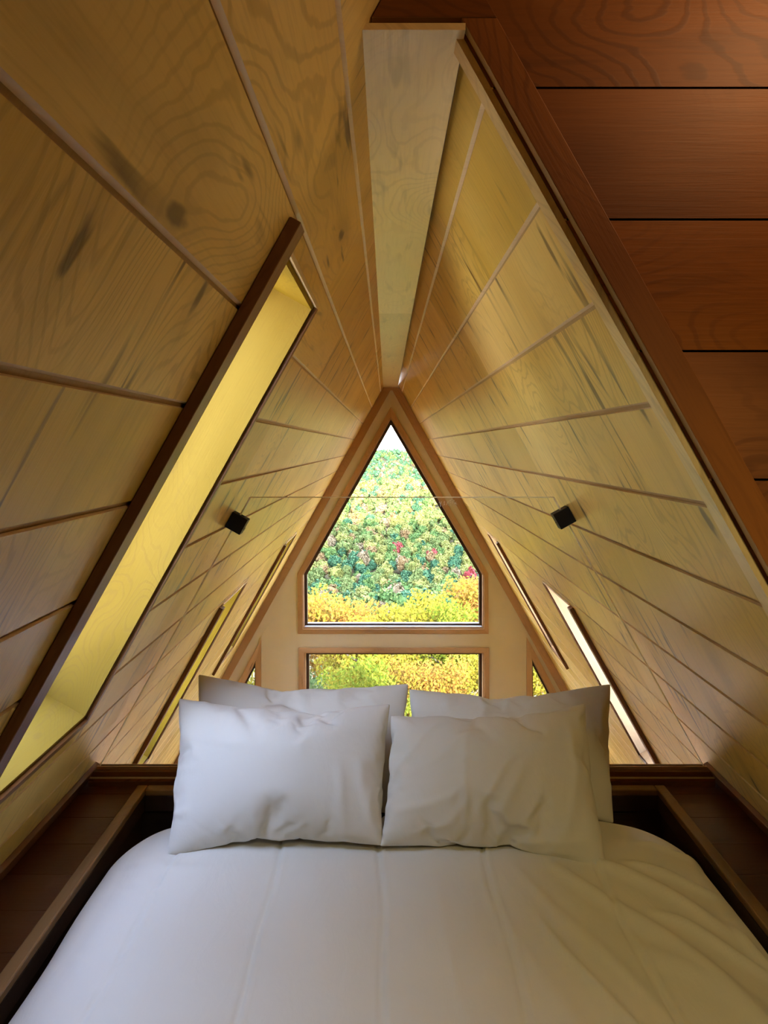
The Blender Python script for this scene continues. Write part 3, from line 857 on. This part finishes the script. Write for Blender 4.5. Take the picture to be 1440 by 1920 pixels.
TCOL = {
 'green': ([(0.12, 0.24, 0.05), (0.21, 0.34, 0.06), (0.32, 0.44, 0.08)], 'green leafy tree on the wooded hillside beyond the window', 'green trees on the hillside'),
 'teal': ([(0.06, 0.18, 0.08), (0.10, 0.26, 0.10), (0.17, 0.34, 0.13)], 'dark blue-green tree on the wooded hillside beyond the window', 'dark green trees on the hillside'),
 'yellow': ([(0.36, 0.36, 0.05), (0.48, 0.45, 0.07), (0.58, 0.52, 0.10)], 'yellow autumn tree on the wooded hillside beyond the window', 'yellow trees on the hillside'),
 'olive': ([(0.20, 0.26, 0.05), (0.29, 0.34, 0.07), (0.36, 0.40, 0.09)], 'yellowish green tree on the wooded hillside beyond the window', 'yellow-green trees on the hillside'),
 'orange': ([(0.42, 0.22, 0.06), (0.52, 0.29, 0.09), (0.58, 0.36, 0.13)], 'orange autumn tree on the wooded hillside beyond the window', 'orange trees on the hillside'),
 'brown': ([(0.42, 0.27, 0.12), (0.50, 0.33, 0.15), (0.56, 0.40, 0.20)], 'pinkish brown tree on the wooded hillside beyond the window', 'brown trees on the hillside'),
 'red': ([(0.55, 0.06, 0.05), (0.68, 0.09, 0.08), (0.72, 0.16, 0.13)], None, None)}
FA = 0.52
def soft(q, f):
    g = 0.3 * q[0] + 0.6 * q[1] + 0.1 * q[2]
    return tuple((c * 0.86 + g * 0.14) * f for c in q)
TM = {k: leaf('foliage_' + k, [soft(tuple(c * 0.40 for c in v[0][0]), FA)] + [soft(q, FA) for q in v[0]] + [soft((v[0][-1][0] * 1.35, v[0][-1][1] * 1.30, v[0][-1][2] * 1.1), FA)], 0.15, scale=1.2) for k, v in TCOL.items()}
crowns = [crown_mesh('hill_tree', 40 + s, 1200, 0.105, 30) for s in range(5)]
for c in crowns: c.materials.append(TM['green'])
crowns_lo = [crown_mesh('far_tree', 60 + s, 330, 0.155, 24, 1) for s in range(4)]
cand = []
for (ya, yb, step, siz) in ((165, 300, 3.8, 2.05), (300, 430, 4.1, 2.0), (560, 790, 5.6, 2.2)):
    y = ya
    while y < yb:
        half = 0.19 * y
        x = -half
        while x < half:
            xx, yyy = x + random.uniform(-.45, .45) * step, y + random.uniform(-.5, .5) * step
            s = siz * random.uniform(0.75, 1.35)
            f = noise.noise(Vector((xx * 0.02, yyy * 0.02, 0)))
            g_ = min(1, max(0, (yyy - 200) / 160))
            if yyy < 500: wts = dict(green=22 - 6 * g_, teal=13 - 4 * g_, yellow=20 + 6 * g_, olive=34 - 4 * g_, orange=9, brown=5)
            else: wts = dict(green=30, teal=55, yellow=1, olive=3, orange=2, brown=8)
            if f > 0.15: wts['yellow'] *= 1.8; wts['orange'] *= 1.8
            elif f < -0.15: wts['teal'] *= 1.8; wts['green'] *= 1.5
            kk = random.choices(list(wts), list(wts.values()))[0]
            cand.append((xx, yyy, s, kk))
            x += step
        y += step * 0.95
def in_view(x, y, z):
    px, py = CX + x / y * F, CY - (z - EYE) / y * F
    return 573 < px < 903 and 838 < py < 1110 and abs(px - 738) < 8 + (py - 796) * 0.585
seen, rest = [], []
for (x, y, s, k) in cand:
    z = hz(x, y)
    (seen if in_view(x, y, z + 4.5) else rest).append((x, y, z, s, k))
seen.sort(key=lambda t: -t[3] / t[1])
rest += seen[290:]; seen = seen[:290]

def place_tree(x, y, z, s, k, label=None, group=None):
    me = random.choice(crowns)
    o = bpy.data.objects.new('hill_tree', me)
    o.material_slots[0].link = 'OBJECT'; o.material_slots[0].material = TM[k]
    hgt = random.uniform(0.95, 1.35)
    o.scale = (s, s, s * hgt); o.location = (x, y, z + 0.6 * s); o.rotation_euler = (0, 0, random.uniform(0, 6.28))
    COL.objects.link(o)
    tag(o, label or TCOL[k][1], 'tree', group or TCOL[k][2])
    return o
for t in seen: place_tree(*t)
for (px, py, d, lab) in ((745, 1030, 222, 'bright red tree in the middle of the hillside, left of the other red crown'),
                         (811, 1040, 218, 'bright red tree right of centre on the hillside below the yellow crown'),
                         (882, 1082, 205, 'small red tree on the hillside near the right window edge')):
    d = 400.0
    while d > 175 and CY - (hz(gx(px, d), d) + 4.6 - EYE) / d * F < py: d -= 1.0
    o = place_tree(gx(px, d), d, hz(gx(px, d), d), 2.7, 'red', lab, 'red trees on the hillside')
# the rest of the wood, more than anyone would count
kinds = ['green', 'teal', 'yellow', 'olive', 'orange', 'brown']
arr = []
for me in crowns_lo:
    co = np.zeros(len(me.vertices) * 3, dtype=np.float32); me.vertices.foreach_get('co', co)
    fs = [tuple(p.vertices) for p in me.polygons if len(p.vertices) == 3]
    arr.append((co.reshape(-1, 3), np.array(fs)))
V, Fc, MI = [], [], []; base = 0
for (x, y, z, s, k) in rest:
    co, fs = arr[random.randrange(len(arr))]
    a = random.uniform(0, 6.28); ca, sa = math.cos(a), math.sin(a)
    q = np.stack([co[:, 0] * ca - co[:, 1] * sa, co[:, 0] * sa + co[:, 1] * ca, co[:, 2] * random.uniform(.95, 1.3)], 1) * s + np.array([x, y, z + 0.6 * s])
    V.append(q); Fc.append(fs + base); MI += [kinds.index(k)] * len(fs); base += len(q)
V = np.concatenate(V); Fc = np.concatenate(Fc)
me = bpy.data.meshes.new('forest')
me.vertices.add(len(V)); me.vertices.foreach_set('co', V.astype(np.float32).ravel())
me.loops.add(Fc.size); me.loops.foreach_set('vertex_index', Fc.astype(np.int32).ravel())
me.polygons.add(len(Fc)); me.polygons.foreach_set('loop_start', np.arange(0, Fc.size, 3, dtype=np.int32))
for k in kinds: me.materials.append(TM[k])
me.polygons.foreach_set('material_index', np.array(MI, dtype=np.int32))
me.update(); me.validate()
o = bpy.data.objects.new('forest', me); COL.objects.link(o)
tag(o, 'mixed autumn forest covering the far ridge and hill sides beyond the window', 'forest', kind='stuff')

# near trees whose leaves show
def near_foliage(seed, n=7000, size=0.10):
    rd = np.random.default_rng(seed)
    nb = 46
    th_ = rd.uniform(0, 2 * np.pi, nb); cp = rd.uniform(-0.7, 1, nb); rr = rd.uniform(0.35, 0.92, nb)
    sp_ = np.sqrt(1 - cp ** 2)
    C_ = np.stack([sp_ * np.cos(th_) * rr, sp_ * np.sin(th_) * rr, cp * rr], 1)
    ci = rd.integers(0, nb, n)
    d = rd.normal(size=(n, 3)); d /= np.linalg.norm(d, axis=1)[:, None]
    c = C_[ci] + d * (rd.uniform(0, 1, n) ** 0.4)[:, None] * 0.30 * np.array([1, 1, 0.75])
    a = rd.normal(size=(n, 3)); a /= np.linalg.norm(a, axis=1)[:, None]
    b_ = np.cross(a, rd.normal(size=(n, 3))); b_ /= np.linalg.norm(b_, axis=1)[:, None]
    L = (size * rd.uniform(0.6, 1.3, n))[:, None]
    # leaf: pointed hexagon, slightly folded
    nrm = np.cross(a, b_)
    pts = [c - a * L * .5, c - a * L * .1 + b_ * L * .3 + nrm * L * .08, c + a * L * .25 + b_ * L * .22 + nrm * L * .06, c + a * L * .6,
           c + a * L * .25 - b_ * L * .22 + nrm * L * .06, c - a * L * .1 - b_ * L * .3 + nrm * L * .08]
    Vv = np.stack(pts, 1).reshape(-1, 3)
    bidx = np.arange(n)[:, None] * 6
    Ff = np.concatenate([bidx + np.array([[0, 1, 2, 3]]), bidx + np.array([[0, 3, 4, 5]])])
    me = bpy.data.meshes.new('foliage'); me.from_pydata(Vv.tolist(), [], Ff.tolist())
    return me
fol = [near_foliage(s, 9500, 0.062) for s in (1, 2)]
near_tone = lambda q: (q[0] * 0.42, q[1] * 0.40, q[2] * 0.34)
NM = {'shade': leaf('dark_green_leaves', [(0.03, 0.06, 0.02), (0.06, 0.09, 0.02), (0.10, 0.12, 0.03)], 0.3, scale=1.5),
      'gold': leaf('gold_leaves', [near_tone(q) for q in [(0.30, 0.34, 0.04), (0.55, 0.48, 0.06), (0.66, 0.54, 0.09), (0.66, 0.42, 0.09)]], 0.4, scale=1.5),
      'rust': leaf('rust_gold_leaves', [near_tone(q) for q in [(0.42, 0.36, 0.05), (0.64, 0.44, 0.08), (0.66, 0.33, 0.09), (0.62, 0.24, 0.08)]], 0.4, scale=1.5),
      'lime': leaf('lime_leaves', [near_tone(q) for q in [(0.16, 0.27, 0.04), (0.32, 0.40, 0.05), (0.48, 0.50, 0.07), (0.60, 0.54, 0.10)]], 0.4, scale=1.5),
      'sage': leaf('pale_sage_leaves', [near_tone(q) for q in [(0.12, 0.22, 0.08), (0.22, 0.32, 0.13), (0.35, 0.42, 0.18)]], 0.4, scale=1.5)}
for me in fol: me.materials.append(NM['gold'])
def trunk_mesh(h, rad, seed):
    rd = random.Random(seed); b = MB()
    def tube(p, q, r0, r1, n=7):
        d = (q - p).normalized(); s_ = d.orthogonal().normalized(); t_ = d.cross(s_)
        for k in range(n):
            a0, a1 = 2 * math.pi * k / n, 2 * math.pi * (k + 1) / n
            e = lambda a: s_ * math.cos(a) + t_ * math.sin(a)
            b.poly([p + e(a0) * r0, p + e(a1) * r0, q + e(a1) * r1, q + e(a0) * r1])
    tube(Vector((0, 0, 0)), Vector((0.1, 0, h * 0.6)), rad, rad * .7)
    tube(Vector((0.1, 0, h * 0.6)), Vector((0, 0.1, h * 0.95)), rad * .7, rad * .2)
    for k in range(8):
        a = rd.uniform(0, 6.28); z0 = h * rd.uniform(0.45, 0.85); L = h * rd.uniform(.15, .28)
        tube(Vector((0.05, 0, z0)), Vector((math.cos(a) * L, math.sin(a) * L, z0 + L * .7)), rad * .35, rad * .1)
    return b
near = [  # px of the crown centre, py of its top, distance, crown half width, leaves, label
 (628, 1092, 25.0, 2.05, 'rust', 'orange and gold tree close outside the tall window, at its left'),
 (690, 1150, 23.0, 1.7, 'gold', 'low golden tree outside the tall window, right of the orange one'),
 (765, 1100, 26.0, 2.2, 'gold', 'broad yellow tree in the middle, close outside the tall window'),
 (842, 1128, 24.0, 1.75, 'lime', 'lime yellow tree outside the tall window, right of the broad yellow one'),
 (915, 1070, 27.0, 1.9, 'rust', 'rust gold tree at the right edge of the tall window'),
 (700, 1225, 20.0, 1.6, 'lime', 'lime tree seen through the low wide window left of its middle'),
 (800, 1215, 21.0, 1.6, 'rust', 'rust tinted tree seen through the low wide window'),
 (875, 1210, 22.0, 1.6, 'gold', 'gold tree at the right of the low wide window'),
 (600, 1238, 33.0, 2.4, 'sage', 'pale sage tree farther off at the left of the low window'),
 (455, 1215, 24.0, 2.2, 'gold', 'gold tree behind the small triangular window on the left'),
 (1015, 1190, 23.0, 2.0, 'gold', 'gold tree behind the small triangular window on the right')]
for i, (px, py, d, rad, kk, lab) in enumerate(near):
    x = gx(px, d); ztop = gz(py, d); zc_ = ztop - rad * 1.05; g_ = hz(x, d) - 0.2
    root = empty('deciduous_tree', (x, d, g_)); tag(root, lab, 'tree', 'autumn trees close to the house')
    fo = bpy.data.objects.new('foliage', fol[i % 2]); COL.objects.link(fo); fo.parent = root
    fo.material_slots[0].link = 'OBJECT'; fo.material_slots[0].material = NM[kk]
    fo.location = (0, 0, zc_ - g_); fo.scale = (rad, rad, rad * 1.1); fo.rotation_euler = (0, 0, i * 1.3)
    trunk_mesh(max(1.5, zc_ - g_ + rad * 0.5), 0.13, i).build('trunk', M['bark'], root)

# unseen dark foliage added to block sky light at the left skylights
bl = MB()
V2, F2, base = [], [], 0
rd2 = np.random.default_rng(5)
co = np.zeros(len(fol[0].vertices) * 3); fol[0].vertices.foreach_get('co', co); co = co.reshape(-1, 3)
fs = np.array([list(p.vertices) for p in fol[0].polygons])
for (x, y, z, r_) in ((-5.4, -0.4, 4.6, 2.3), (-5.2, 2.4, 6.4, 2.3), (-6.6, 0.2, 4.6, 2.8), (-6.0, 3.0, 4.6, 2.6), (-5.6, 1.4, 7.2, 2.6), (-8, 4.8, 6.5, 2.8), (-9.5, -2.5, 1.6, 3.0), (-10.5, 1.5, 2.6, 3.4), (-9.5, 5.5, 1.4, 3.0), (-13, 3.5, 4.5, 3.6), (-13, -1.0, 4.5, 3.6), (-8.5, 1.0, -1.5, 2.6), (-9, 9.5, 1.5, 3.2), (-8.0, 4.6, -2.0, 2.4)):
    V2.append(co * r_ + np.array([x, y, z])); F2.append(fs + base); base += len(co)
me = bpy.data.meshes.new('sky_blocker_foliage'); me.from_pydata(np.concatenate(V2).tolist(), [], np.concatenate(F2).tolist()); me.materials.append(NM['shade'])
o = bpy.data.objects.new('sky_blocker_foliage', me); COL.objects.link(o)
tag(o, 'unseen dark green foliage added outside the left skylights to block sky light', 'foliage', kind='stuff')

# thin autumn haze filling the valley
hm = bpy.data.materials.new('valley_haze'); hm.use_nodes = True
ht_ = hm.node_tree; ht_.nodes.clear()
ho = ht_.nodes.new('ShaderNodeOutputMaterial'); hv = ht_.nodes.new('ShaderNodeVolumeScatter')
hv.inputs['Color'].default_value = (0.42, 0.66, 1.0, 1); hv.inputs['Density'].default_value = 0.00040; hv.inputs['Anisotropy'].default_value = 0.0
ht_.links.new(hv.outputs[0], ho.inputs['Volume'])
b = MB(); b.box((-290, 60, -70), (290, 1010, 60)); o = b.build('haze', hm)
tag(o, 'thin pale haze hanging in the wooded valley beyond the window', 'haze', kind='stuff')

# ------------------------------------------------------------------ daylight
wd_ = bpy.data.worlds.new('sky'); sc.world = wd_; wd_.use_nodes = True
t = wd_.node_tree; t.nodes.clear()
out = t.nodes.new('ShaderNodeOutputWorld'); bg = t.nodes.new('ShaderNodeBackground')
tcn = t.nodes.new('ShaderNodeTexCoord'); sp = t.nodes.new('ShaderNodeSeparateXYZ'); rp = t.nodes.new('ShaderNodeValToRGB')
t.links.new(tcn.outputs['Generated'], sp.inputs[0]); t.links.new(sp.outputs[2], rp.inputs[0])
e = rp.color_ramp.elements
e[0].position = 0.0; e[0].color = (1.0, 0.98, 0.94, 1)
e[1].position = 1.0; e[1].color = (0.44, 0.58, 1.0, 1)
m_ = e.new(0.35); m_.color = (0.62, 0.75, 1.0, 1)
t.links.new(rp.outputs[0], bg.inputs[0]); bg.inputs[1].default_value = 18.0
t.links.new(bg.outputs[0], out.inputs[0])

def light(name, typ, energy, color, loc=(0, 0, 0), **kw):
    l = bpy.data.lights.new(name, typ); l.energy = energy; l.color = color
    for k, v in kw.items(): setattr(l, k, v)
    o = bpy.data.objects.new(name, l); o.location = loc; COL.objects.link(o); return o
sun = light('sun', 'SUN', 30.0, (1.0, 0.93, 0.80), angle=0.01)
sun.rotation_euler = Vector((-0.20, 0.91, -0.36)).to_track_quat('-Z', 'Y').to_euler()
# unseen warm lamp added to brighten the top of the partition
light('partition_fill_lamp', 'POINT', 7.0, (1.0, 0.66, 0.32), (0.8, 0.78, 2.04), shadow_soft_size=0.08)
# unseen warm spot added to fill the bed with light
sp_l = light('bed_fill_spot', 'SPOT', 60.0, (1.0, 0.83, 0.40), (0.40, -0.10, 2.08), shadow_soft_size=0.06, spot_size=1.15, spot_blend=1.0)
sp_l.rotation_euler = (Vector((0.45, 1.25, 0.0)) - Vector(sp_l.location)).to_track_quat('-Z', 'Y').to_euler()

# ------------------------------------------------------------------ camera
cam = bpy.data.cameras.new('camera'); co_ = bpy.data.objects.new('camera', cam); COL.objects.link(co_)
co_.location = (0, 0, EYE); co_.rotation_euler = (math.pi / 2, 0, 0)
cam.sensor_fit = 'VERTICAL'; cam.sensor_height = 24.0; cam.lens = 24.0 * F / 1920.0
cam.shift_x = -5.0 / 1920.0; cam.shift_y = -124.0 / 1920.0
cam.clip_start = 0.02; cam.clip_end = 3000
sc.camera = co_
sc.view_settings.view_transform = 'Standard'; sc.view_settings.look = 'None'
sc.view_settings.gamma = 1.0; sc.view_settings.use_curve_mapping = False
sc.view_settings.exposure = 0.0
sc.cycles.max_bounces = 10; sc.cycles.diffuse_bounces = 7; sc.cycles.transparent_max_bounces = 12
sc.cycles.caustics_reflective = False; sc.cycles.caustics_refractive = False
